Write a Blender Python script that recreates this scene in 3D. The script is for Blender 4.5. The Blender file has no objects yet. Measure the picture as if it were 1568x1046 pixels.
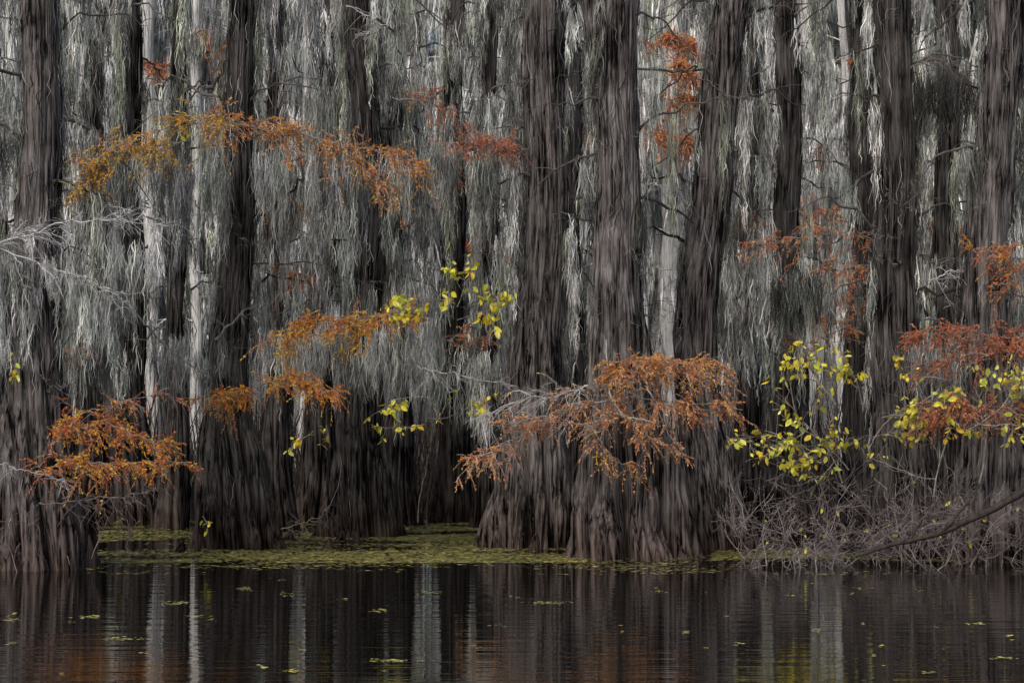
import bpy, math, numpy as np
rng=np.random.default_rng(7)
CAMH=2.2
K=36/70/1568
# survey helper: bearing/elevation read from the photo plus a real distance -> metres
def W(px,py,d): return np.array([(px-784)*K*d, d, CAMH+(640-py)*K*d])
def U(a,b,n=None): return rng.uniform(a,b,n)

# ---------------- materials ----------------
def newmat(name):
    m=bpy.data.materials.new(name); m.use_nodes=True
    nt=m.node_tree; nt.nodes.clear()
    return m,nt,nt.nodes,nt.links
def fibre_mat(name,rough=0.9,trans=0.0,spec=0.15,nscale=6.0,lo=0.65,hi=1.3):
    m,nt,N,L=newmat(name)
    out=N.new('ShaderNodeOutputMaterial'); b=N.new('ShaderNodeBsdfPrincipled')
    b.inputs['Roughness'].default_value=rough; b.inputs['Specular IOR Level'].default_value=spec
    a=N.new('ShaderNodeAttribute'); a.attribute_name='Col'
    tc=N.new('ShaderNodeTexCoord'); no=N.new('ShaderNodeTexNoise'); no.inputs['Scale'].default_value=nscale
    no.inputs['Detail'].default_value=1
    L.new(tc.outputs['Object'],no.inputs['Vector'])
    mr=N.new('ShaderNodeMapRange'); mr.inputs['From Min'].default_value=0.3; mr.inputs['From Max'].default_value=0.7
    mr.inputs['To Min'].default_value=lo; mr.inputs['To Max'].default_value=hi
    L.new(no.outputs['Fac'],mr.inputs['Value'])
    vm=N.new('ShaderNodeVectorMath'); vm.operation='SCALE'
    L.new(a.outputs['Color'],vm.inputs[0]); L.new(mr.outputs['Result'],vm.inputs['Scale'])
    if spec==0:
        b=N.new('ShaderNodeBsdfDiffuse'); L.new(vm.outputs['Vector'],b.inputs['Color'])
    else: L.new(vm.outputs['Vector'],b.inputs['Base Color'])
    if trans>0:
        t=N.new('ShaderNodeBsdfTranslucent'); L.new(vm.outputs['Vector'],t.inputs['Color'])
        mx=N.new('ShaderNodeMixShader'); mx.inputs[0].default_value=trans
        L.new(b.outputs[0],mx.inputs[1]); L.new(t.outputs[0],mx.inputs[2]); L.new(mx.outputs[0],out.inputs['Surface'])
    else: L.new(b.outputs[0],out.inputs['Surface'])
    return m
def bark_mat(name,dark,light,base,contrast=(0.38,0.66),sc3=(17,17,0.8),bump=0.8):
    m,nt,N,L=newmat(name)
    out=N.new('ShaderNodeOutputMaterial'); b=N.new('ShaderNodeBsdfDiffuse')
    tc=N.new('ShaderNodeTexCoord')
    mp=N.new('ShaderNodeMapping'); mp.inputs['Scale'].default_value=sc3
    L.new(tc.outputs['Object'],mp.inputs['Vector'])
    n1=N.new('ShaderNodeTexNoise'); n1.inputs['Scale'].default_value=1.0; n1.inputs['Detail'].default_value=4; n1.inputs['Roughness'].default_value=0.7
    n1.inputs['Distortion'].default_value=0.3
    L.new(mp.outputs[0],n1.inputs['Vector'])
    n2=N.new('ShaderNodeTexNoise'); n2.inputs['Scale'].default_value=1.7; n2.inputs['Detail'].default_value=3
    L.new(tc.outputs['Object'],n2.inputs['Vector'])
    add=N.new('ShaderNodeMath'); add.operation='MULTIPLY_ADD'; add.inputs[1].default_value=0.32; 
    L.new(n2.outputs['Fac'],add.inputs[0])
    sc=N.new('ShaderNodeMath'); sc.operation='MULTIPLY'; sc.inputs[1].default_value=0.70
    L.new(n1.outputs['Fac'],sc.inputs[0]); L.new(sc.outputs[0],add.inputs[2])
    cr=N.new('ShaderNodeValToRGB'); e=cr.color_ramp.elements
    e[0].position=contrast[0]; e[0].color=(*dark,1); e[1].position=contrast[1]; e[1].color=(*light,1)
    L.new(add.outputs[0],cr.inputs['Fac'])
    # damp base colour close to the water
    sx=N.new('ShaderNodeSeparateXYZ'); L.new(tc.outputs['Object'],sx.inputs[0])
    mr=N.new('ShaderNodeMapRange'); mr.inputs['From Min'].default_value=0.1; mr.inputs['From Max'].default_value=1.2
    mr.inputs['To Min'].default_value=0.95; mr.inputs['To Max'].default_value=0.0
    L.new(sx.outputs['Z'],mr.inputs['Value'])
    mul=N.new('ShaderNodeMix'); mul.data_type='RGBA'; mul.blend_type='MULTIPLY'
    L.new(mr.outputs[0],mul.inputs['Factor']); L.new(cr.outputs['Color'],mul.inputs['A']); mul.inputs['B'].default_value=(*base,1)
    L.new(mul.outputs['Result'],b.inputs['Color'])
    bp=N.new('ShaderNodeBump'); bp.inputs['Strength'].default_value=bump; bp.inputs['Distance'].default_value=0.05
    L.new(n1.outputs['Fac'],bp.inputs['Height']); L.new(bp.outputs[0],b.inputs['Normal'])
    L.new(b.outputs[0],out.inputs['Surface'])
    return m
M_bark=bark_mat('cypress_bark',(0.006,0.005,0.005),(0.235,0.215,0.215),(0.72,0.60,0.54),(0.43,0.64))
M_barkd=bark_mat('cypress_bark_dark',(0.005,0.0045,0.0045),(0.13,0.12,0.117),(0.7,0.56,0.5),(0.43,0.64))
M_pale=bark_mat('cypress_bark_haze_pale',(0.26,0.26,0.26),(0.78,0.78,0.77),(0.22,0.19,0.17),sc3=(12,12,1))  # light grey bark, distance haze painted into its colour
M_moss=fibre_mat('spanish_moss_fibre',spec=0,nscale=1.8,lo=.55,hi=1.45)
M_twig=fibre_mat('twig_bark',nscale=14,spec=0)
M_leaf=fibre_mat('leaf',rough=0.55,trans=0.35,spec=0.3,nscale=12,lo=0.75,hi=1.2)
M_weed=fibre_mat('duckweed_leaf',rough=0.6,spec=0.3,nscale=3)

# ---------------- mesh accumulation ----------------
class MB:
    def __init__(s): s.v=[];s.f=[];s.c=[];s.n=0
    def add(s,v,f,c):
        v=np.asarray(v,dtype=np.float32).reshape(-1,3); f=np.asarray(f,dtype=np.int64).reshape(-1,4)
        s.v.append(v); s.f.append(f+s.n); s.c.append(np.broadcast_to(np.asarray(c,dtype=np.float32),(len(v),3))); s.n+=len(v)
    def build(s,name,mat,parent=None,smooth=False):
        if s.n==0: return None
        v=np.concatenate(s.v); f=np.concatenate(s.f); c=np.concatenate(s.c)
        me=bpy.data.meshes.new(name)
        me.vertices.add(len(v)); me.vertices.foreach_set('co',v.ravel())
        me.loops.add(f.size); me.loops.foreach_set('vertex_index',f.ravel().astype(np.int32))
        me.polygons.add(len(f)); me.polygons.foreach_set('loop_start',(np.arange(len(f))*4).astype(np.int32))
        me.polygons.foreach_set('use_smooth',np.full(len(f),smooth))
        at=me.color_attributes.new('Col','FLOAT_COLOR','POINT')
        cc=np.ones((len(v),4),dtype=np.float32); cc[:,:3]=c; at.data.foreach_set('color',cc.ravel())
        me.materials.append(mat); me.update(calc_edges=True)
        o=bpy.data.objects.new(name,me); bpy.context.collection.objects.link(o)
        if parent: o.parent=parent
        return o
def empty(name):
    o=bpy.data.objects.new(name,None); bpy.context.collection.objects.link(o); return o

def ribbon_paths(mb,P,w,col,ang=None):
    M,S,_=P.shape
    if ang is None: ang=U(0,math.pi,(M,1))+U(-1.2,1.2,(M,1))*np.linspace(0,1,S)[None]
    side=np.stack([np.cos(ang),np.sin(ang),np.zeros_like(ang)],-1)*(w*0.5)[...,None]
    V=np.stack([P-side,P+side],2)
    base=(np.arange(M)*S*2)[:,None]; i=np.arange(S-1)[None]*2
    a=base+i
    F=np.stack([a,a+1,a+3,a+2],-1)
    C=np.repeat(np.asarray(col)[:,None,:],S*2,1)
    mb.add(V,F,C.reshape(-1,3))
def tubes(mb,P,r,col,sides=4):
    P=np.asarray(P,float); M,S,_=P.shape; r=np.broadcast_to(r,(M,S))
    T=np.gradient(P,axis=1); T/=np.linalg.norm(T,axis=2,keepdims=True)+1e-9
    ref=np.where(np.abs(T[...,2:3])>0.9,np.array([1.,0,0]),np.array([0,0,1.]))
    A=np.cross(T,ref); A/=np.linalg.norm(A,axis=2,keepdims=True)+1e-9
    B=np.cross(T,A)
    th=np.arange(sides)/sides*2*math.pi
    V=P[:,:,None]+r[:,:,None,None]*(np.cos(th)[:,None]*A[:,:,None]+np.sin(th)[:,None]*B[:,:,None])
    m=np.arange(M)[:,None,None]*S*sides; i=np.arange(S-1)[None,:,None]*sides; j=np.arange(sides)[None,None]
    j2=(j+1)%sides
    F=np.stack([m+i+j,m+i+j2,m+i+sides+j2,m+i+sides+j],-1)
    C=np.broadcast_to(np.asarray(col,float),(M,3)) if np.ndim(col)<2 else np.asarray(col)
    mb.add(V,F,np.repeat(C,S*sides,0))

def beards(mb,A,LB,wb,tone,tint,dens=10.0,seg=5,w=0.012,jit=0.014,frag=(0.2,0.7)):
    """moss beards. A (B,3) attachment points; each beard = several ropes, each rope = curly overlapping fragments"""
    B=len(A)
    if B==0: return
    nr=rng.integers(3,7,B); R=np.repeat(np.arange(B),nr); NR=len(R)
    ro=np.clip(rng.normal(0,1,(NR,2)),-2,2)*wb[R][:,None]*0.5*np.array([1,0.8])
    rl=LB[R]*(1-0.3*np.abs(ro[:,0])/(wb[R]+1e-6))*U(0.3,1.0,NR)
    rtone=tone[R]*np.exp(rng.normal(0,0.3,NR)); rw=U(0.010,0.034,NR)*(w/0.012)**0.7
    nf=np.maximum(2,(rl*dens*U(.7,1.2,NR)).astype(int)+2); Fi=np.repeat(np.arange(NR),nf); M=len(Fi)
    u=U(0,1,M)**1.15; fl=U(frag[0],frag[1],M)*(1-0.45*u)
    Rb=R[Fi]; x0=A[Rb,0]+ro[Fi,0]*(1-0.5*u); y0=A[Rb,1]+ro[Fi,1]*(1-0.5*u)
    z0=A[Rb,2]+0.05-u*rl[Fi]
    ph=U(0,6.28,NR)
    x0=x0+0.04*np.sin(u*rl[Fi]*5+ph[Fi])
    prof=(1-0.75*u)
    x0+=rng.normal(0,1,M)*rw[Fi]*prof; y0+=rng.normal(0,1,M)*rw[Fi]*prof
    t=np.linspace(0,1,seg)
    tx=rng.normal(0,0.12,M); ty=rng.normal(0,0.12,M)
    P=np.stack([x0[:,None]+tx[:,None]*fl[:,None]*t+rng.normal(0,jit,(M,seg)),
                y0[:,None]+ty[:,None]*fl[:,None]*t+rng.normal(0,jit,(M,seg)),
                z0[:,None]-fl[:,None]*t],-1)
    P[...,2]=np.maximum(P[...,2],0.03)
    wd=w*U(0.4,1.6,(M,1))*(1-0.75*np.abs(2*t-0.8)**2*0.7)[None]
    c=tint[Rb]*(rtone[Fi]*np.exp(rng.normal(0,0.32,M)))[:,None]
    ribbon_paths(mb,P,np.maximum(wd,0.002),np.clip(c,0.004,0.8))

def bez(pts,n=24):
    pts=np.array(pts); t=np.linspace(0,len(pts)-1,n); i=np.arange(len(pts))
    P=np.stack([np.interp(t,i,pts[:,k]) for k in range(3)],-1)
    for _ in range(3): P[1:-1]=(P[:-2]+2*P[1:-1]+P[2:])/4
    return P
def grow(paths,tips,p,D,L,lev,r,wig=0.25,up=0.0):
    S=6; P=[p]; d=D/np.linalg.norm(D)
    for i in range(S-1):
        d=d+rng.normal(0,wig*0.5,3); d[2]+=up; d/=np.linalg.norm(d); P.append(P[-1]+d*L/(S-1))
    P=np.array(P); paths.append((P,r)); 
    if lev==0: tips.append(P); return
    for k in range(rng.integers(3,5)):
        i=rng.integers(1,S); nd=d+rng.normal(0,0.55,3)
        grow(paths,tips,P[i],nd,L*U(.45,.8),lev-1,r*0.6,wig,up)

# ---------------- trunks ----------------
class Tree:
    def __init__(s,prof,d,H=13,thin=1.0,nb=None):
        p=sorted([(CAMH+(640-y)*K*d,(x-784)*K*d,h*K*d*(thin if y<600 else 1)) for x,y,h in prof])
        p=[(-0.8,p[0][1],p[0][2]*1.12)]+p
        p.append((max(H,p[-1][0]+2),p[-1][1]+U(-.3,.3),p[-1][2]*0.6))
        s.z,s.x,s.r=map(np.array,zip(*p)); s.d=d; s.H=p[-1][0]; s.ph=U(0,6,8); s.nb=nb
    def c(s,z): 
        return np.interp(z,s.z,s.x)+0.04*np.sin(z*1.3+s.ph[0]), s.d+0.05*np.sin(z*0.9+s.ph[1])
    def R(s,z): return np.interp(z,s.z,s.r)
    def surf(s,z,th):
        R=s.R(z); rt=np.interp(4.5,s.z,s.r)
        fl=np.clip((R/rt-1)/1.0,0,1)
        n1=s.nb or [9,11,12,10][int(s.ph[2])%4]; tw=z*0.16*np.sin(s.ph[3])+0.25*np.sin(z*0.8+s.ph[4])
        a=np.abs(np.sin(n1*(th+tw*0.6)/2+0.7*np.sin(2*th+s.ph[6])))**.8
        # the flutes are valleys: narrow deep clefts between rounded buttresses
        cleft=np.clip(1-a,0,1)**2.0
        b=np.abs(np.sin((n1*2+3)*(th+0.04*np.sin(z*3+s.ph[0]))+s.ph[7]))
        g=np.sin(31*th+1.3*np.sin(z*1.1+s.ph[1]))
        rr=R*(1.03-(0.16+0.46*fl)*cleft+(0.06+0.05*fl)*(b-0.5)+0.022*g+0.05*np.sin(z*3.1+th*2+s.ph[2])+0.03*np.sin(z*6.7+th*3+s.ph[5])+0.09*fl*np.sin(3*th+s.ph[1]))
        cx,cy=s.c(z)
        return cx+rr*np.cos(th),cy+rr*np.sin(th)
    def trunk(s,mat,parent,nth=180,nz=110,name='trunk'):
        mb=MB()
        zz=np.concatenate([np.linspace(-0.8,3.5,nz//2,endpoint=False),np.linspace(3.5,s.H,nz//2)])
        th=np.arange(nth)/nth*2*math.pi
        Z,T=np.meshgrid(zz,th,indexing='ij'); X,Y=s.surf(Z,T)
        V=np.stack([X,Y,Z],-1); i=np.arange(len(zz)-1)[:,None]*nth; j=np.arange(nth)[None]; j2=(j+1)%nth
        F=np.stack([i+j,i+j2,i+nth+j2,i+nth+j],-1); mb.add(V,F,(1,1,1))
        return mb.build(name,mat,parent,smooth=True)
    def shag(s,mb,n,zlo,zhi,tone,w=0.012,tint=(1,0.95,0.9),out=0.05,sd=0.65,ln=(.3,1.5),curl=.05):
        z0=U(zlo,zhi,n); th=U(0,2*math.pi,n)
        ln=U(ln[0],ln[1],n); seg=7; t=np.linspace(0,1,seg)
        Z=z0[:,None]-ln[:,None]*t; Z=np.maximum(Z,0.02+U(0,0.3,(n,1)))
        TH=th[:,None]+np.cumsum(rng.normal(0,curl,(n,seg)),1)
        X,Y=s.surf(Z,TH); o=U(0.0,out,(n,1))+np.abs(rng.normal(0,0.012,(n,seg)))
        P=np.stack([X+o*np.cos(TH),Y+o*np.sin(TH),Z],-1)
        wd=w*U(0.4,1.5,(n,1))*(1-0.7*np.abs(2*t-1)**2)[None]
        c=np.array(tint)[None]*(tone*np.exp(rng.normal(0,sd,n)))[:,None]
        ribbon_paths(mb,P,wd,np.clip(c,0.004,0.5),ang=TH+math.pi/2+U(-0.6,0.6,(n,1)))
    def clumps(s,mb,n,zlo,zhi,tl,th_,dens,w):
        """moss beards clinging to the trunk itself, mostly on its flanks"""
        z=U(zlo,zhi,n); th=rng.choice([0,math.pi,math.pi*.5],n,p=[.44,.44,.12])+rng.normal(0,.28,n)
        X,Y=s.surf(z,th); A=np.stack([X+.04*np.cos(th),Y+.04*np.sin(th),z],-1)
        beards(mb,A,np.minimum(U(.5,2.4,n),z-1.4),U(.05,.13,n),np.exp(U(math.log(tl),math.log(th_),n)),TINT[rng.integers(0,len(TINT),n)],dens,5,w)
    def limbs(s,mb,n,zlo,zhi,lmin,lmax,col,r0=0.04,twig=2,fine=0):
        out=[]
        z=np.linspace(zlo,zhi,n)+U(-.2,.2,n)
        for i,zz in enumerate(z):
            a=(0 if i%2 else math.pi)+rng.normal(0,0.35)
            if U(0,1)<0.3: a=U(0.1,math.pi-.1)
            L=U(lmin,lmax); t=np.linspace(0,1,12); cx,cy=s.c(zz)
            up=U(0.2,0.8); dr=U(0.3,1.1)
            P=np.stack([cx+np.cos(a)*L*t,cy+np.sin(a)*L*t*0.8,zz+L*(up*t-dr*t*t)],-1)
            P[1:]+=np.cumsum(rng.normal(0,0.06,(11,3)),0)
            out.append(P)
            tubes(mb,P[None],(r0*(1-t)**.8*U(.35,.9)+0.004)[None],np.array(col)*U(.7,2.4),6)
            for k in range(twig):
                q=P[rng.integers(2,11)]; a2=a+U(-1.3,1.3); l2=U(.3,.9)
                tt=np.linspace(0,1,9)
                Q=q+np.stack([np.cos(a2)*l2*tt,np.sin(a2)*l2*tt,l2*(0.2*tt-0.4*tt*tt)],-1)
                Q[1:]+=np.cumsum(rng.normal(0,0.03,(8,3)),0)
                tubes(mb,Q[None],(0.007*(1-0.7*tt))[None],np.array(col)*U(1,3.5),4); out.append(Q)
        if fine:
            paths=[];tips=[]
            for k in range(fine):
                zz=U(2.5,s.H-1.5); th=U(0,6.283); x,y=s.surf(np.array(zz),np.array(th))
                grow(paths,tips,np.array([float(x),float(y),zz]),np.array([math.cos(th),math.sin(th),U(-.6,.5)]),U(.15,.4),2,.005,.7)
            PP=np.array([q for q,_ in paths]); rr=np.array([[x]*6 for _,x in paths])*np.linspace(1,.6,6)
            tubes(mb,PP,np.maximum(rr,0.0025),np.exp(U(math.log(.04),math.log(.35),len(PP)))[:,None]*np.array([[1,.97,.96]]),3)
        return out

TINT=np.array([[0.94,1.0,0.92],[0.98,1.0,0.98],[0.91,0.99,0.93],[0.97,0.99,1.01],[0.87,0.95,0.76],[1.0,0.99,0.96]])
def hang(mb,limbs,per,Lr,wr,tone_lo,tone_hi,dens,seg,w,skip=None,jit=0.014,frag=(.2,.7),clr=(1.0,2.6)):
    A=[]
    for P in limbs:
        k=max(1,int(per*np.linalg.norm(P[-1]-P[0])/1.6+U(0,.6)))
        t=U(0.12,1,k)*(len(P)-1); i=np.minimum(t.astype(int),len(P)-2); f=(t-i)[:,None]
        A.append(P[i]*(1-f)+P[i+1]*f)
    A=np.concatenate(A)
    if skip is not None:
        key=784+A[:,0]/(K*A[:,1]); keep=np.array([U(0,1)>skip(a,z) for a,z in zip(key,A[:,2])]); A=A[keep]
    B=len(A)
    if B==0: return
    tone=np.exp(U(math.log(tone_lo),math.log(tone_hi),B))
    L=U(Lr[0],Lr[1],B)*U(0.35,1.0,B); L=np.minimum(L,np.maximum(A[:,2]-U(clr[0],clr[1],B),0.25))
    beards(mb,A,L,U(wr[0],wr[1],B),tone,TINT[rng.integers(0,len(TINT),B)],dens,seg,w,jit,frag)

def gap(x,z):
    if z<2.3: return 0.0
    for a,b,s in ((195,262,.85),(288,322,.85),(100,135,.5),(400,480,.4),(650,745,.6),(865,905,.88),(985,1062,.96),(1190,1340,.78),(1408,1480,.82)):
        if a<x<b: return s
    return 0.1
def gapf(x,z):   # moss is thin on the limbs that cross in front of a neighbouring trunk
    for a,h in ((58,34),(362,28),(832,38),(944,40),(1085,38),(1370,35),(1522,34)):
        if abs(x-a)<h: return .93
    return gap(x,z)

front=[
 ([(62,868,88),(58,780,72),(48,650,54),(52,500,40),(60,300,33),(62,100,28),(65,-50,26)],29.4),
 ([(368,838,70),(362,760,54),(352,650,38),(350,560,30),(360,400,25),(368,200,22),(372,0,20)],33.9),
 ([(560,820,62),(555,740,46),(548,650,34),(560,500,26),(572,350,22),(560,150,20),(545,0,20)],37.3),
 ([(805,838,70),(812,740,57),(820,640,46),(826,520,38),(832,350,34),(835,150,32),(832,0,31)],34.2),
 ([(968,852,104),(960,760,82),(952,640,58),(950,540,46),(948,430,38),(945,300,34),(942,150,32),(955,0,28)],31.8),
 ([(1112,830,50),(1088,740,37),(1068,600,32),(1070,450,31),(1090,250,30),(1115,60,28),(1125,-20,27)],33.6),
 ([(1385,850,66),(1382,740,48),(1375,600,36),(1370,400,32),(1372,200,30),(1368,0,29)],31.6),
 ([(1525,846,70),(1522,700,50),(1510,500,38),(1520,300,34),(1530,100,32),(1540,-20,30)],31.0),
]
trees=[]
for i,(p,d) in enumerate(front):
    E=empty('bald_cypress_tree'); T=Tree(p,d,H=11.5,thin=.95); trees.append((T,E))
    T.trunk(M_bark if i not in (1,2,6) else M_barkd,E)
    lm=MB(); L=T.limbs(lm,15,4.2,11,0.7,2.1,(0.05,0.046,0.045),fine=34)
    lm.build('limbs',M_twig,E)
    mm=MB()
    T.shag(mm,300,3.0,10.5,0.025,tint=(1,0.96,0.95),out=0.08,w=0.012,curl=.07)
    T.shag(mm,130,3.0,10.5,0.16,tint=(0.97,1,0.98),w=0.008,out=0.10,curl=.1,ln=(.3,1.1))
    T.shag(mm,50,0.8,3.5,0.11,tint=(1.0,0.98,0.96),w=0.006,out=0.015)
    T.clumps(mm,26,3.4,10.5,.10,.42,19,.010)
    hang(mm,L,5.0,(0.8,4.2),(0.05,0.2),0.13,0.54,19,5,0.011,skip=gapf,clr=(1.7,3.5))
    mm.build('spanish_moss',M_moss,E)
# fork of the central tree
T,E=trees[4]
T2=Tree([(946,230,20),(930,120,19),(905,20,18),(890,-60,17)],31.9,H=11)
T2.z[0]=T2.z[1]-0.4; T2.r[0]=0.12
mb=MB(); zz=np.linspace(T2.z[1]-0.3,11,50); P=np.stack([*T2.c(zz),zz],-1); tubes(mb,P[None],T2.R(zz)[None],(0.09,0.082,0.078),16)
mb.build('fork',M_bark,E,smooth=True)

# middle row
mid=[(205,806,40,-5,41),(478,803,36,22,42),(690,803,33,5,42),(880,812,36,-6,39.5),(1215,818,44,-8,38.5),(1310,812,36,8,41),
     (1455,812,40,-4,40),(130,800,34,12,42),(620,806,30,-16,41),(430,815,30,-8,38.7),
     (-60,815,45,0,38),(1620,820,45,0,38),(745,812,26,3,40),(1140,808,30,6,41),(265,808,26,8,40)]
for (bx,by,hw,ln,d) in mid:
    p=[(bx,by,hw),(bx+ln*0.3,by-70,hw*0.78),(bx+ln*0.6,600,hw*0.55),(bx+ln,400,hw*0.46),(bx+ln*1.3,100,hw*0.42),(bx+ln*1.6,-60,hw*0.38)]
    E=empty('bald_cypress_tree'); T=Tree(p,d,H=13)
    T.trunk(M_barkd,E,100,80)
    lm=MB(); L=T.limbs(lm,17,4.0,12.3,0.8,2.3,(0.07,0.065,0.063),r0=.03,twig=1); lm.build('limbs',M_twig,E)
    mm=MB(); T.shag(mm,280,2.4,12,0.04,w=0.016)
    T.clumps(mm,20,3.6,12,.12,.48,14,.014)
    hang(mm,L,4.6,(1.2,4.8),(0.07,0.26),0.13,0.66,14,5,0.015,skip=gap,clr=(1.6,3.6))
    mm.build('spanish_moss',M_moss,E)

# pale trunks seen in the gaps, across the open clearing; colours lightened as haze
for (bx,hw,d) in ((228,13,58),(303,8,57),(706,9,60),(882,9,58),(1030,15,62),(1325,11,59),(1232,13,60),(1440,12,58),(20,10,58),(120,6,58),(465,6,60),(985,6,58),(1290,7,58)):
    by=640+CAMH/(K*d); p=[(bx-2,by,hw*1.7),(bx,by-50,hw*1.15),(bx+U(-5,5),400,hw),(bx+U(-8,8),100,hw*0.85),(bx+U(-8,8),-120,hw*0.7)]
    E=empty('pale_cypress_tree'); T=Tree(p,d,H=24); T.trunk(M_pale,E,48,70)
    lm=MB(); L=T.limbs(lm,12,5,20,0.8,2.4,(0.3,0.29,0.28),r0=0.03,twig=1); lm.build('limbs',M_twig,E)
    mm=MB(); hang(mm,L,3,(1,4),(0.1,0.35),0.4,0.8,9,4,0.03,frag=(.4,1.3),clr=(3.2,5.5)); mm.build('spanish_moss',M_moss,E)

# far forest: one object; most trunks, limbs and moss paled to suggest haze
E=empty('distant_cypress_forest'); tr=MB(); mo=MB(); lb=MB()
NF=124
for k in range(NF):
    if k<36: d=U(60,64); x=U(-0.31,0.31)*d; H=U(20,25)
    elif k<80: d=U(64,84); x=U(-0.31,0.31)*d; H=U(22,28)
    else: d=U(84,90); x=((k-80+.5)/44*2-1)*.30*d; H=U(28,33)
    r=U(0.14,0.34)
    z=np.concatenate([[-0.5,0.3,0.9,1.8],np.linspace(3,H,10)]); R=r*(1+1.5*np.exp(-np.maximum(z,0)/0.9))*np.interp(z,[0,H],[1,0.45])
    P=np.stack([x+0.25*np.sin(z*0.3+U(0,6)),np.full_like(z,d),z],-1)
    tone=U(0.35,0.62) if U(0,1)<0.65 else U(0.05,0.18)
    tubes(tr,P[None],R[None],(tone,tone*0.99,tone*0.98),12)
    L=[]
    for j in range(14 if k<80 else 20):
        zz=U(4.5,H-2) if k<80 else U(8,H-1); a=U(0,6.28); l=U(1,3.4) if k<80 else U(2,4); t=np.linspace(0,1,6)
        Q=np.stack([np.interp(zz,z,P[:,0])+np.cos(a)*l*t,d+np.sin(a)*l*t,zz+l*(0.3*t-0.4*t*t)],-1); L.append(Q)
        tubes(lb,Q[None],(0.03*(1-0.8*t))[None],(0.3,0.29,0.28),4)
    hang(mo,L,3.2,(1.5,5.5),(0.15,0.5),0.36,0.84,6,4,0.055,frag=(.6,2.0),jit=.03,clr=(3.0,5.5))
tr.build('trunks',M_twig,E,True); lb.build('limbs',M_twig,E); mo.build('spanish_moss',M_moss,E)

# ---------------- foliage ----------------
def leaflets(mb,C,D,L,w,col):
    M=len(C); D=D/(np.linalg.norm(D,axis=1,keepdims=True)+1e-9)
    rnd=rng.normal(0,1,(M,3)); S=np.cross(D,rnd); S/=np.linalg.norm(S,axis=1,keepdims=True)+1e-9
    L=np.broadcast_to(L,(M,))[:,None]; w=np.broadcast_to(w,(M,))[:,None]
    V=np.stack([C,C+D*L*0.5+S*w*0.5,C+D*L,C+D*L*0.5-S*w*0.5],1)
    F=np.arange(M*4).reshape(M,4); mb.add(V,F,np.repeat(col,4,0))
def spray(E,main,n1,l1,cols,leaf=1.0,droop=0.5,twigcol=(0.24,0.22,0.21),wid=0.013,n2=9,spread=0.4,r=0.010):
    tw=MB(); lf=MB(); P=bez(main); P[1:]+=np.cumsum(rng.normal(0,0.018,(len(P)-1,3)),0)
    tubes(tw,P[None],np.linspace(r,0.004,len(P))[None],twigcol,5)
    cols=np.array(cols); t5=np.linspace(0,1,6)
    for k in range(n1):
        i=rng.integers(2,len(P)-1); T=P[i]-P[i-1]; T/=np.linalg.norm(T)
        D=T*0.8+np.array([rng.normal(0,.5),rng.normal(0,.6),rng.normal(0.1,.38)]); D/=np.linalg.norm(D)
        L=l1*U(0.35,1.15)*(1-0.4*i/len(P)); Q=P[i]+D*L*t5[:,None]; Q[:,2]-=droop*L*t5**2*U(0.3,1.3)
        Q[1:]+=np.cumsum(rng.normal(0,0.016,(5,3)),0)
        tubes(tw,Q[None],np.linspace(0.006,0.003,6)[None],twigcol,3)
        for m in range(n2):
            j=U(0.1,1)*5; a=int(min(j,4)); q=Q[a]*(1-(j-a))+Q[a+1]*(j-a)
            D2=D*0.6+np.array([rng.normal(0,.6),rng.normal(0,.6),rng.normal(-0.02,.42)]); D2/=np.linalg.norm(D2)
            l2=spread*U(0.2,0.8); R=q+D2*l2*t5[:,None]; R[:,2]-=droop*l2*t5**2*U(0.2,1.6)
            R[1:]+=np.cumsum(rng.normal(0,0.010,(5,3)),0)
            tubes(tw,R[None],np.linspace(0.0035,0.002,6)[None],np.array(twigcol)*U(.6,1.2),3)
            if leaf>0 and U(0,1)<leaf:
                nl=int(26*l2/0.25*0.8)+6; jj=U(0,5,nl); aa=np.minimum(jj.astype(int),4); f=(jj-aa)[:,None]
                C=R[aa]*(1-f)+R[aa+1]*f; tg=R[aa+1]-R[aa]; tg/=np.linalg.norm(tg,axis=1,keepdims=True)
                sd=np.cross(tg,np.array([0,0,1.]))*rng.choice([-1,1],nl)[:,None]
                DD=tg*0.7+sd*0.8+rng.normal(0,0.3,(nl,3)); DD[:,2]-=0.2
                col=cols[rng.integers(0,len(cols))]*np.exp(rng.normal(0,0.35,(nl,1)))
                leaflets(lf,C,DD,U(0.025,0.06,nl),wid*U(0.6,1.4,nl),np.clip(col,0.003,0.92))
    tw.build('twigs',M_twig,E)
    lf.build('needles',M_leaf,E)
OR=[(0.92,0.38,0.035),(0.86,0.29,0.03),(0.68,0.19,0.03),(0.92,0.48,0.06)]
RD=[(0.58,0.18,0.07),(0.68,0.24,0.10),(0.48,0.15,0.07)]
SA=[(0.80,0.34,0.14),(0.88,0.36,0.11),(0.62,0.24,0.11),(0.88,0.47,0.22)]
YO=[(0.86,0.48,0.07),(0.66,0.48,0.10),(0.88,0.42,0.05)]
def SP(px,d,cols,n1,l1,**k):
    E=empty('cypress_branch_autumn')
    spray(E,[W(x,y,d+o) for x,y,o in px],n1,l1,cols,**k)
SP([(380,205,0.2),(330,188,-.4),(270,182,-.6),(200,205,-.7),(150,240,-.8),(125,280,-.8)],30.0,YO+SA[:1],38,0.6,leaf=.85)
SP([(290,215,0),(220,225,-.2),(160,235,-.3),(130,260,-.3)],29.8,YO+OR[:1],22,0.5,leaf=.8)
SP([(260,175,0.0),(360,182,-.4),(440,195,-.5),(520,218,-.6),(600,232,-.7),(640,245,-.8)],30.8,SA+OR[:2],50,0.6,leaf=.8)
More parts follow.
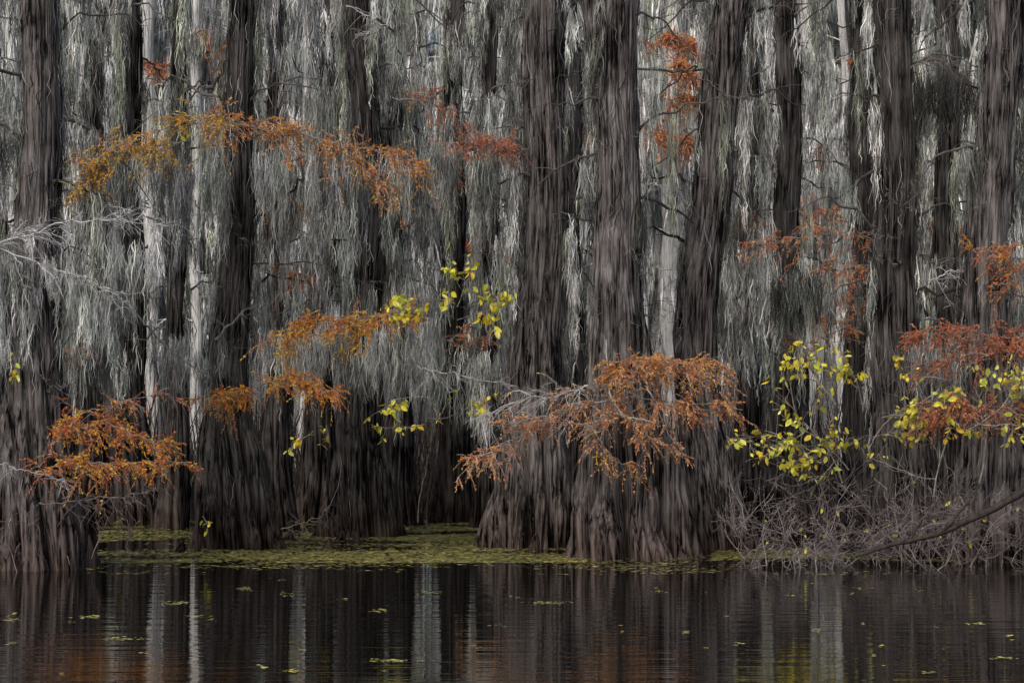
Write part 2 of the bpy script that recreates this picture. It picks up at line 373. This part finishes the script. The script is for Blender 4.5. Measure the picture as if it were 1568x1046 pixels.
SP([(400,190,0.0),(480,220,-.3),(550,250,-.5),(590,290,-.5)],30.8,SA+YO[:1],22,0.5,leaf=.7)
SP([(600,150,0),(660,165,-.2),(720,200,-.2),(790,225,-.3)],32,RD,24,0.6,leaf=.65)
SP([(660,215,0),(710,220,-.2),(770,240,-.2)],32,RD,14,0.5,leaf=.65)
# middle left
SP([(660,485,.6),(600,475,-.3),(540,482,-.5),(470,498,-.7),(405,520,-.8)],32.0,OR,38,0.5,leaf=.9)
SP([(590,490,.4),(520,505,0),(450,515,-.2),(410,540,-.3)],32.0,YO,20,0.45,leaf=.7)
SP([(400,590,.5),(440,582,-.1),(480,592,-.3),(515,612,-.5)],31.9,OR,26,0.42,leaf=.9)
SP([(400,600,.5),(360,600,0),(325,598,-.3)],31.9,OR,18,0.42,leaf=.9)
SP([(60,690,.4),(130,655,0),(200,655,-.3),(305,690,-.5)],28.6,OR+RD[:1],32,0.55,leaf=.9)
SP([(60,730,.4),(110,715,0),(190,712,-.3),(300,705,-.5)],28.4,OR+RD[:1],28,0.45,leaf=.9)
SP([(80,660,.3),(120,635,0),(180,620,-.3),(250,600,-.2)],28.8,RD+OR[:1],12,0.4,leaf=.6)
# centre
SP([(1000,600,.6),(930,605,-.6),(850,625,-.9),(780,650,-1.1),(715,690,-1.2)],31.2,SA,34,0.6,leaf=.68,twigcol=(.38,.36,.35))
SP([(960,640,.6),(900,650,-.9),(840,640,-1.1),(770,660,-1.2)],31,SA,16,0.45,leaf=.6,twigcol=(.34,.32,.31))
SP([(920,600,-.4),(950,565,-1),(1020,552,-1.2),(1110,565,-1.3)],31.2,SA+OR[:1],38,0.48,leaf=.9,twigcol=(.3,.28,.27))
SP([(940,580,-.4),(980,568,-1),(1040,570,-1.2),(1090,580,-1.3)],31.0,SA+OR[:1],18,0.4,leaf=.9,twigcol=(.3,.28,.27))
SP([(960,600,-.4),(1020,620,-1),(1080,620,-1.2),(1140,640,-1.3)],31.2,SA,24,0.45,leaf=.8,twigcol=(.3,.28,.27))
SP([(930,600,-.5),(950,640,-1.2),(990,665,-1.4),(1045,690,-1.4)],31.2,SA,16,0.45,leaf=.7,droop=.6,twigcol=(.2,.18,.17))
SP([(930,640,-.5),(915,670,-1.2),(925,700,-1.4),(980,735,-1.4)],31.2,SA+YO[1:],12,0.4,leaf=.4,droop=.8,twigcol=(.16,.14,.13))
SP([(900,590,-1),(860,612,-1.2),(800,615,-1.3),(740,640,-1.3)],31.2,SA,22,0.6,leaf=0.08,twigcol=(.5,.49,.48))
# right
SP([(1370,380,.3),(1300,358,0),(1240,355,-.2),(1180,365,-.2)],32.0,RD+SA,24,0.5,leaf=.65)
SP([(1360,410,.3),(1320,405,0),(1260,405,-.2)],32.0,RD+SA,14,0.45,leaf=.65)
SP([(1600,510,0),(1540,515,-.3),(1470,520,-.4),(1405,530,-.5)],30,RD,36,0.5,leaf=.88)
SP([(1600,540,0),(1540,545,-.3),(1470,550,-.4),(1410,560,-.5)],30,RD,18,0.45,leaf=.7)
SP([(1600,620,0),(1540,625,-.3),(1470,625,-.4),(1400,645,-.5)],29.6,RD,34,0.45,leaf=.85)
SP([(1600,400,0),(1550,395,-.3),(1495,380,-.4)],30,RD+OR[:1],18,0.4,leaf=.8)
SP([(1600,420,0),(1560,435,-.3),(1510,440,-.4)],30,OR+RD,10,0.4,leaf=.6)
for (a,b,d,n) in ((1030,70,57,40),(1045,110,56,36),(1020,215,56,40),(1050,150,57,30),(1215,230,57,14),(215,105,56,18),(350,90,35,12),(730,380,50,22),(1140,345,35,12),(1320,90,57,16),(1260,500,35,12),(110,540,34,8),(1300,460,35,14),(420,300,35,12),(660,270,35,12),(440,420,35,12),(1210,520,35,10),(720,520,35,8),(300,60,57,14),(1240,330,50,18),(880,200,56,14),(960,60,57,12),(1330,250,50,14),(1430,350,50,14)):
    SP([(a-35,b,0),(a,b-6,-.2),(a+38,b+8,-.3)],d,SA+RD,n,0.8 if d>45 else .5,leaf=.8,wid=0.03 if d>45 else .014,spread=.55 if d>45 else .4)

# bare silvery branches
def bare(px,d,n1,l1,col,**k):
    E=empty('bare_branch'); spray(E,[W(x,y,d+o) for x,y,o in px],n1,l1,OR,leaf=0,twigcol=col,**k)
bare([(-30,385,0),(40,365,-.2),(110,345,-.3),(180,342,-.4),(250,352,-.4)],28.3,36,0.6,(.55,.55,.55),droop=.3,n2=7,r=.012)
bare([(-30,370,0),(50,395,-.2),(120,410,-.3),(190,455,-.4)],28.3,24,0.6,(.5,.5,.5),droop=.4,n2=6,r=.012)
bare([(130,400,0),(210,465,-.1),(260,515,0),(330,560,.2)],29.5,8,0.5,(.16,.15,.14),r=.03,n2=4)
bare([(330,520,0),(380,480,-.1),(430,470,0)],31.5,7,0.4,(.16,.15,.14),r=.02,n2=4)
bare([(-20,705,0),(30,715,-.1),(90,735,0)],27.8,8,0.4,(.42,.41,.41),n2=5)
bare([(60,770,0),(150,760,-.2),(240,745,-.3)],28.2,18,0.4,(.18,.15,.14),n2=7)
bare([(985,300,0),(1015,290,-.1),(1050,298,0)],33,10,0.35,(.55,.55,.55),r=.025,n2=4)
bare([(1420,430,0),(1450,418,-.1),(1480,424,0)],31,10,0.35,(.5,.5,.5),n2=5)
bare([(1395,105,0),(1430,98,-.1),(1480,112,0)],31,34,0.35,(.2,.18,.17),n2=9,droop=.2)
bare([(430,810,0),(480,800,-.1),(505,785,0)],33,6,0.3,(.18,.15,.14),n2=4)
bare([(530,10,0),(600,50,-.1),(560,70,0)],32,10,0.4,(.4,.39,.38),n2=5)
bare([(640,560,0),(700,575,-.1),(780,600,0)],31.5,12,0.5,(.4,.39,.38),n2=5)
# curved pale limb at the centre clump
E=empty('bare_branch'); mb=MB()
for pts,r in (([(985,590,.2),(940,575,-.9),(928,600,-1.1),(950,640,-1.2),(1000,655,-1.3)],.028),([(985,590,.2),(1000,620,-.9),(1015,660,-1.1),(1060,720,-1.1)],.014)):
    P=bez([W(x,y,31.4+o) for x,y,o in pts]); P[1:]+=np.cumsum(rng.normal(0,.012,(len(P)-1,3)),0); tubes(mb,P[None],np.linspace(r,r*.3,len(P))[None],(.36,.33,.31),7)
mb.build('limb',M_twig,E,True)

# moss hanging from the bare branches + low ledges
E=empty('spanish_moss_curtain'); mm=MB()
def cur(x0,x1,y0,d,n,L,tl,th,w=0.010,wb=(0.06,0.2),ns=22):
    A=np.array([W(U(x0,x1),y0+U(-12,22),d+U(-.6,.6)) for _ in range(n)])
    Lb=U(L[0],L[1],n)*U(.5,1,n); Lb=np.minimum(Lb,np.maximum(A[:,2]-U(1.3,2.3,n),.25))
    beards(mm,A,Lb,U(wb[0],wb[1],n),np.exp(U(math.log(tl),math.log(th),n)),TINT[rng.integers(0,4,n)],ns,5,w,0.014)
cur(-40,240,375,29,34,(.6,2.4),.26,.52); cur(-40,200,440,28.8,28,(.5,2.2),.24,.52); cur(120,340,520,31,18,(.5,1.6),.16,.36)
cur(-40,120,510,29,12,(.5,1.4),.2,.42)
cur(400,700,500,33.2,44,(.6,2.2),.2,.5); cur(550,760,540,34,34,(.5,1.8),.22,.52); cur(180,620,235,33,50,(.8,3.0),.15,.45)
cur(600,780,215,34,24,(1,3),.15,.38,w=.012); cur(1160,1330,420,33.5,22,(.6,2),.14,.4); cur(1390,1480,110,31.3,20,(.8,2.4),.03,.12,wb=(.1,.3))
cur(1180,1260,415,33,16,(.5,1.5),.03,.1); cur(1400,1480,520,30.6,14,(.5,1.8),.12,.34); cur(700,780,600,33,10,(.4,1),.15,.35)
cur(1110,1160,480,34,12,(.8,2),.12,.34)
cur(1190,1330,180,56,16,(2,5),.45,.8,w=.035,wb=(.15,.4),ns=10)  # distant moss, tone raised to look hazy
mm.build('moss_strands',M_moss,E)

# broad yellow leaves on slender stems
YL=np.array([(0.90,0.80,0.07),(0.90,0.76,0.10),(0.76,0.72,0.09),(0.90,0.60,0.05),(0.50,0.56,0.08),(.90,.82,.2)])
def broadleaves(mb,C,size,cols):
    M=len(C); D=np.stack([rng.normal(0,.6,M),rng.normal(0,.5,M),-np.abs(rng.normal(.6,.45,M))],-1); D/=np.linalg.norm(D,axis=1,keepdims=True)
    a=U(0,6.28,M); S=np.stack([np.cos(a),np.sin(a),rng.normal(0,.3,M)],-1); S-=D*(S*D).sum(1,keepdims=True); S/=np.linalg.norm(S,axis=1,keepdims=True)
    N=np.cross(D,S); L=(size*U(.5,1.25,M))[:,None]; w=L*0.28
    tip=C+D*L+N*L*0.15; m1=C+D*L*.3; m2=C+D*L*.7+N*L*0.05; f=N*w*0.35
    V=np.stack([C,m1+S*w+f,m2+S*w*.8+f,tip,m1-S*w+f,m2-S*w*.8+f],1)
    b=(np.arange(M)*6)[:,None]
    F=np.concatenate([b+np.array([[0,1,2,3]]),b+np.array([[0,3,5,4]])],0)
    col=cols[rng.integers(0,len(cols),M)]*np.exp(rng.normal(0,.2,(M,1))); mb.add(V,F,np.repeat(np.clip(col,0,.9),6,0))
def shrub(name,starts,lev,col,nleaf,size,r=0.012,zmin=None,leafz=None,cols=YL,wig=.25):
    E=empty(name); tw=MB(); lf=MB(); paths=[];tips=[]
    for p,D,L in starts: grow(paths,tips,np.array(p),np.array(D,float),L,lev,r,wig)
    PP=np.array([q for q,_ in paths]); rr=np.array([[x]*6 for _,x in paths])*np.linspace(1,.6,6)
    tubes(tw,PP,np.maximum(rr,0.0028),np.array(col)*np.exp(rng.normal(0,.3,(len(PP),1))),4)
    tw.build('stems',M_twig,E)
    if nleaf:
        C=np.concatenate(tips); 
        if leafz: C=C[(C[:,2]>leafz[0])&(C[:,2]<leafz[1])]
        if len(C)>0:
            C=C[rng.integers(0,len(C),nleaf)]+rng.normal(0,.02,(nleaf,3)); broadleaves(lf,C,size,cols); lf.build('leaves',M_leaf,E)
TC=(.22,.2,.18)
shrub('yellow_leaf_sapling',[(W(690,500,31.2),(-.1,0,1),.6),(W(700,490,31.2),(.7,-.1,.5),.6),(W(680,460,31.2),(-.9,0,.15),.5),(W(700,470,31.2),(.3,-.2,.5),.5),(W(740,470,31.2),(.3,-.2,.3),.4),(W(640,470,31.2),(-.3,0,-.1),.4)],2,TC,240,.13,r=.007)
E=empty('sapling_stem'); mb=MB(); P=bez([W(640,800,32),W(655,700,31.8),W(680,600,31.6),W(695,500,31.2)]); P[1:]+=np.cumsum(rng.normal(0,.012,(len(P)-1,3)),0); tubes(mb,P[None],np.linspace(.012,.007,len(P))[None],(.09,.08,.07),6); mb.build('stem',M_twig,E)
shrub('yellow_leaf_sapling',[(W(650,650,31.5),(-.8,-.1,-.1),.6),(W(660,610,31.5),(-.9,0,.1),.7),(W(655,640,31.5),(.8,0,-.1),.8),(W(720,610,31.4),(.3,0,-.2),.3)],1,TC,110,.12,r=.007)
shrub('yellow_leaf_sapling',[(W(480,660,32.0),(-.3,0,-.2),.4),(W(500,650,32.0),(.1,0,-.5),.4)],1,TC,30,.12,r=.006)
shrub('yellow_leaf_sapling',[(W(310,790,30.5),(.1,0,-.2),.2),(W(180,790,30.5),(.1,0,-.2),.2)],1,TC,12,.10,r=.006,cols=YL[2:])
shrub('yellow_leaf_sapling',[(W(275,175,29.6),(.1,0,-.2),.3),(W(20,540,28.3),(.1,0,-.2),.3)],1,TC,44,.09,r=.006,cols=YL[2:])
shrub('yellow_leaf_shrub',[(W(1290,740,29.4),(-.15,0,1),1.1),(W(1300,720,29.4),(-.5,0,1),1.1),(W(1330,690,29.5),(.3,0,1),1.1),(W(1240,690,29.3),(-.5,0,.4),.7),(W(1320,620,29.4),(0,0,1),.6),(W(1350,640,29.3),(.7,0,.4),.8),(W(1280,620,29.3),(-.3,0,.5),.7),(W(1270,680,29.3),(-.4,0,-.2),.6),(W(1370,640,29.3),(.5,0,.1),.8)],3,TC,600,.12,leafz=(1.3,3.3))
shrub('yellow_leaf_shrub',[(W(1430,760,29.2),(-.1,0,1),1.3),(W(1500,740,29.2),(.25,0,1),1.4),(W(1480,660,28.8),(.6,0,.4),1.0),(W(1540,640,28.8),(.3,0,.4),.6)],3,TC,250,.12,leafz=(1.6,3.4))
st=[(np.array([U(3.4,7.9),U(28.6,31),-.05]),(rng.normal(0,.5),rng.normal(0,.3),1),U(.5,1.15)) for _ in range(50)]
shrub('bare_twig_thicket',st,3,(.19,.165,.165),60,.08,r=.009,wig=.4,leafz=(.3,2.2))
st=[(np.array([U(-7.5,-5.3),U(28.3,29.0),U(0,.5)]),(rng.normal(0,.5),rng.normal(0,.3),1),U(.4,.7)) for _ in range(7)]
shrub('bare_twig_thicket',st,2,(.15,.125,.12),0,.08,r=.008,wig=.4)
# fallen branch
E=empty('fallen_branch'); mb=MB()
for pts,r in (([(1310,852,0),(1370,832,0),(1440,815,0),(1510,785,0),(1600,735,.2)],.06),([(1440,815,0),(1480,770,0),(1500,740,0)],.022),([(1390,828,0),(1420,800,0),(1470,790,0)],.015)):
    P=bez([W(x,y,28.2+o) for x,y,o in pts]); P[1:]+=np.cumsum(rng.normal(0,.008,(len(P)-1,3)),0); tubes(mb,P[None],np.linspace(r*.4,r,len(P))[None] if r>.05 else np.linspace(r,r*.4,len(P))[None],(.05,.042,.038),8)
mb.build('limb',M_twig,E,True)

# understorey stems at the back
E=empty('swamp_underbrush'); mb=MB(); n=8000
d=U(42.5,62,n); x=U(-.30,.30,n)*d; h=U(.4,3.6,n)*U(.5,1,n); t=np.linspace(0,1,6)
P=np.stack([x[:,None]+h[:,None]*rng.normal(0,.18,(n,1))*t+np.cumsum(rng.normal(0,.03,(n,6)),1),d[:,None]+0*t,-.05+h[:,None]*t],-1)
tn=np.exp(U(math.log(.02),math.log(.14),n))[:,None]; ribbon_paths(mb,P,(U(.015,.06,(n,1))*(1-.6*t)),tn*np.array([[1.1,.92,.84]]),ang=np.repeat(U(-.9,.9,(n,1)),6,1))
mb.build('stems',M_twig,E)
# cypress knees
E=empty('cypress_knees'); mb=MB()
for k in range(26):
    px=rng.choice([1105,900,760,330,120,1130,1180,450]); q=np.array([(px-784)*K*33+rng.normal(0,.4),U(32.5,37),0]); h=U(.10,.34); r=U(.06,.13)
    z=np.linspace(-.2,h,7); PP=np.stack([q[0]+.05*np.sin(z*5),np.full(7,q[1]),z],-1); tubes(mb,PP[None],(r*np.array([1.5,1.25,1.0,.85,.7,.5,.1]))[None],(.06,.046,.04),9)
mb.build('knees',M_barkd,E,True)

# ---------------- water & ground ----------------
def sheet(name,x0,x1,y0,y1,nx,ny,zf,mat):
    X,Y=np.meshgrid(np.linspace(x0,x1,nx),np.linspace(y0,y1,ny)); Z=zf(X,Y)
    i,j=np.meshgrid(np.arange(ny-1),np.arange(nx-1),indexing='ij'); a=i*nx+j
    mb=MB(); mb.add(np.stack([X,Y,Z],-1),np.stack([a,a+1,a+nx+1,a+nx],-1),(1,1,1)); return mb.build(name,mat,None,True)
m,nt,N,L=newmat('dark_water'); out=N.new('ShaderNodeOutputMaterial'); b=N.new('ShaderNodeBsdfPrincipled')
b.inputs['Base Color'].default_value=(.006,.005,.004,1); b.inputs['Roughness'].default_value=.02; b.inputs['IOR'].default_value=1.33
tc=N.new('ShaderNodeTexCoord'); prev=None
for sc,ds,st in (((0.5,3.2,1),0.013,.55),((1.3,9,1),0.0035,.8)):
    mp=N.new('ShaderNodeMapping'); mp.inputs['Scale'].default_value=sc; L.new(tc.outputs['Object'],mp.inputs['Vector'])
    no=N.new('ShaderNodeTexNoise'); no.inputs['Scale'].default_value=1; no.inputs['Detail'].default_value=2; L.new(mp.outputs[0],no.inputs['Vector'])
    bp=N.new('ShaderNodeBump'); bp.inputs['Strength'].default_value=st; bp.inputs['Distance'].default_value=ds; L.new(no.outputs['Fac'],bp.inputs['Height'])
    if prev: L.new(prev.outputs[0],bp.inputs['Normal'])
    prev=bp
L.new(prev.outputs[0],b.inputs['Normal']); L.new(b.outputs[0],out.inputs['Surface'])
sheet('swamp_water',-300,300,-200,400,2,2,lambda X,Y:0*X,m)
M_mud=bark_mat('mud',(.02,.016,.012),(.06,.045,.03),(1,1,1),sc3=(2,2,2))
sheet('ground',-600,600,-400,900,60,131,lambda X,Y: np.where(Y>66,0.35+0.15*np.sin(X*.2),-.9),M_mud)

# duckweed + floating leaves
E=empty('duckweed'); mb=MB()
def discs(C,r,col):
    M=len(C); k=8; th=np.arange(k)/k*6.2832
    V=C[:,None,:]+np.stack([np.cos(th)[None]*r[:,None],np.sin(th)[None]*r[:,None]*.8,np.zeros((M,k))],-1)*U(.7,1.3,(M,k,1))
    b=(np.arange(M)*k)[:,None]; F=np.concatenate([b+np.array([[0,1,2,3]]),b+np.array([[0,3,4,7]]),b+np.array([[4,5,6,7]])],0); mb.add(V,F,np.repeat(col,k,0))
DW=np.array([(.27,.27,.08),(.40,.36,.10),(.18,.19,.06),(.34,.27,.09),(.13,.13,.05)])
ox,of=U(0,6,28),np.exp(U(math.log(.8),math.log(9),28))
def fld(x,d):
    a=np.arange(28)*2.4
    return float(np.sum(np.sin(of*(x*np.cos(a)*.5+d*np.sin(a)*.9)+ox)/of**.2))/3.0
def patch(n,fx,thr=.1,nz=.6):
    C=[]
    while len(C)<n:
        px,py=fx(); d=CAMH/((py-640)*K); x=(px-784)*K*d
        if fld(x,d)+rng.normal(0,nz)>thr: C.append((x,d,.005+U(0,.004)))
    C=np.array(C); discs(C,U(.012,.045,n),DW[rng.integers(0,5,n)]*np.exp(rng.normal(0,.35,(n,1))))
patch(20000,lambda:(U(150,900),U(797,862)),-.05)
patch(2600,lambda:(U(600,760),U(796,830)),-.2)
patch(3400,lambda:(U(1090,1568),U(830,860)),0)
patch(2400,lambda:(U(130,1568),U(850,880)),.3)
spots=[(140,945,18,40),(185,978,30,30),(270,924,18,40),(375,902,12,20),(840,923,38,50),(600,1012,35,40),(655,908,15,20),(448,1028,12,20),(20,950,18,20),(580,935,16,20),(1250,965,10,14),(1500,955,15,18),(1535,1008,22,20),(440,912,12,12),(15,985,12,8),(1130,985,8,8),(880,868,30,30),(300,944,30,14),(1420,1030,14,8),(1010,905,20,8),(730,990,6,4),(1320,900,20,9)]
spots+=[(U(0,1568),U(880,1040),U(2,12),int(U(1,8))) for _ in range(40)]
for (x,y,w,n) in spots:
    C=[]
    for _ in range(n):
        px=x+rng.normal(0,w*.5); py=y+rng.normal(0,1.3); d=CAMH/((py-640)*K); C.append(((px-784)*K*d,d,.005+U(0,.004)))
    discs(np.array(C),U(.010,.026,n),DW[rng.integers(0,4,n)]*1.8*np.exp(rng.normal(0,.3,(n,1))))
mb.build('fronds',M_weed,E)

# ---------------- light, sky, camera ----------------
w=bpy.data.worlds.new('World'); bpy.context.scene.world=w; w.use_nodes=True
nt=w.node_tree; bg=nt.nodes['Background']; sky=nt.nodes.new('ShaderNodeTexSky'); sky.sky_type='NISHITA'; sky.sun_disc=False
el,az=math.radians(42),math.radians(205)   # sun behind the camera, a little to the left
sky.sun_elevation=el; sky.sun_rotation=az; sky.dust_density=4; sky.air_density=1
nt.links.new(sky.outputs[0],bg.inputs[0]); bg.inputs[1].default_value=.14
sd=bpy.data.lights.new('sun','SUN'); sd.energy=1.4; sd.angle=math.radians(25); sd.color=(1,.96,.9)
so=bpy.data.objects.new('sun',sd); bpy.context.collection.objects.link(so)
dv=np.array([math.sin(az)*math.cos(el),math.cos(az)*math.cos(el),math.sin(el)])
from mathutils import Vector
so.rotation_euler=Vector(dv).to_track_quat('Z','Y').to_euler()
cd=bpy.data.cameras.new('camera'); cam=bpy.data.objects.new('camera',cd); bpy.context.collection.objects.link(cam)
cam.location=(0,0,CAMH); cam.rotation_euler=(math.radians(90),0,0); cd.lens=70; cd.sensor_width=36; cd.shift_y=117/1568; cd.clip_end=3000
bpy.context.scene.camera=cam
s=bpy.context.scene; s.view_settings.view_transform='Standard'; s.view_settings.look='None'; s.view_settings.exposure=0
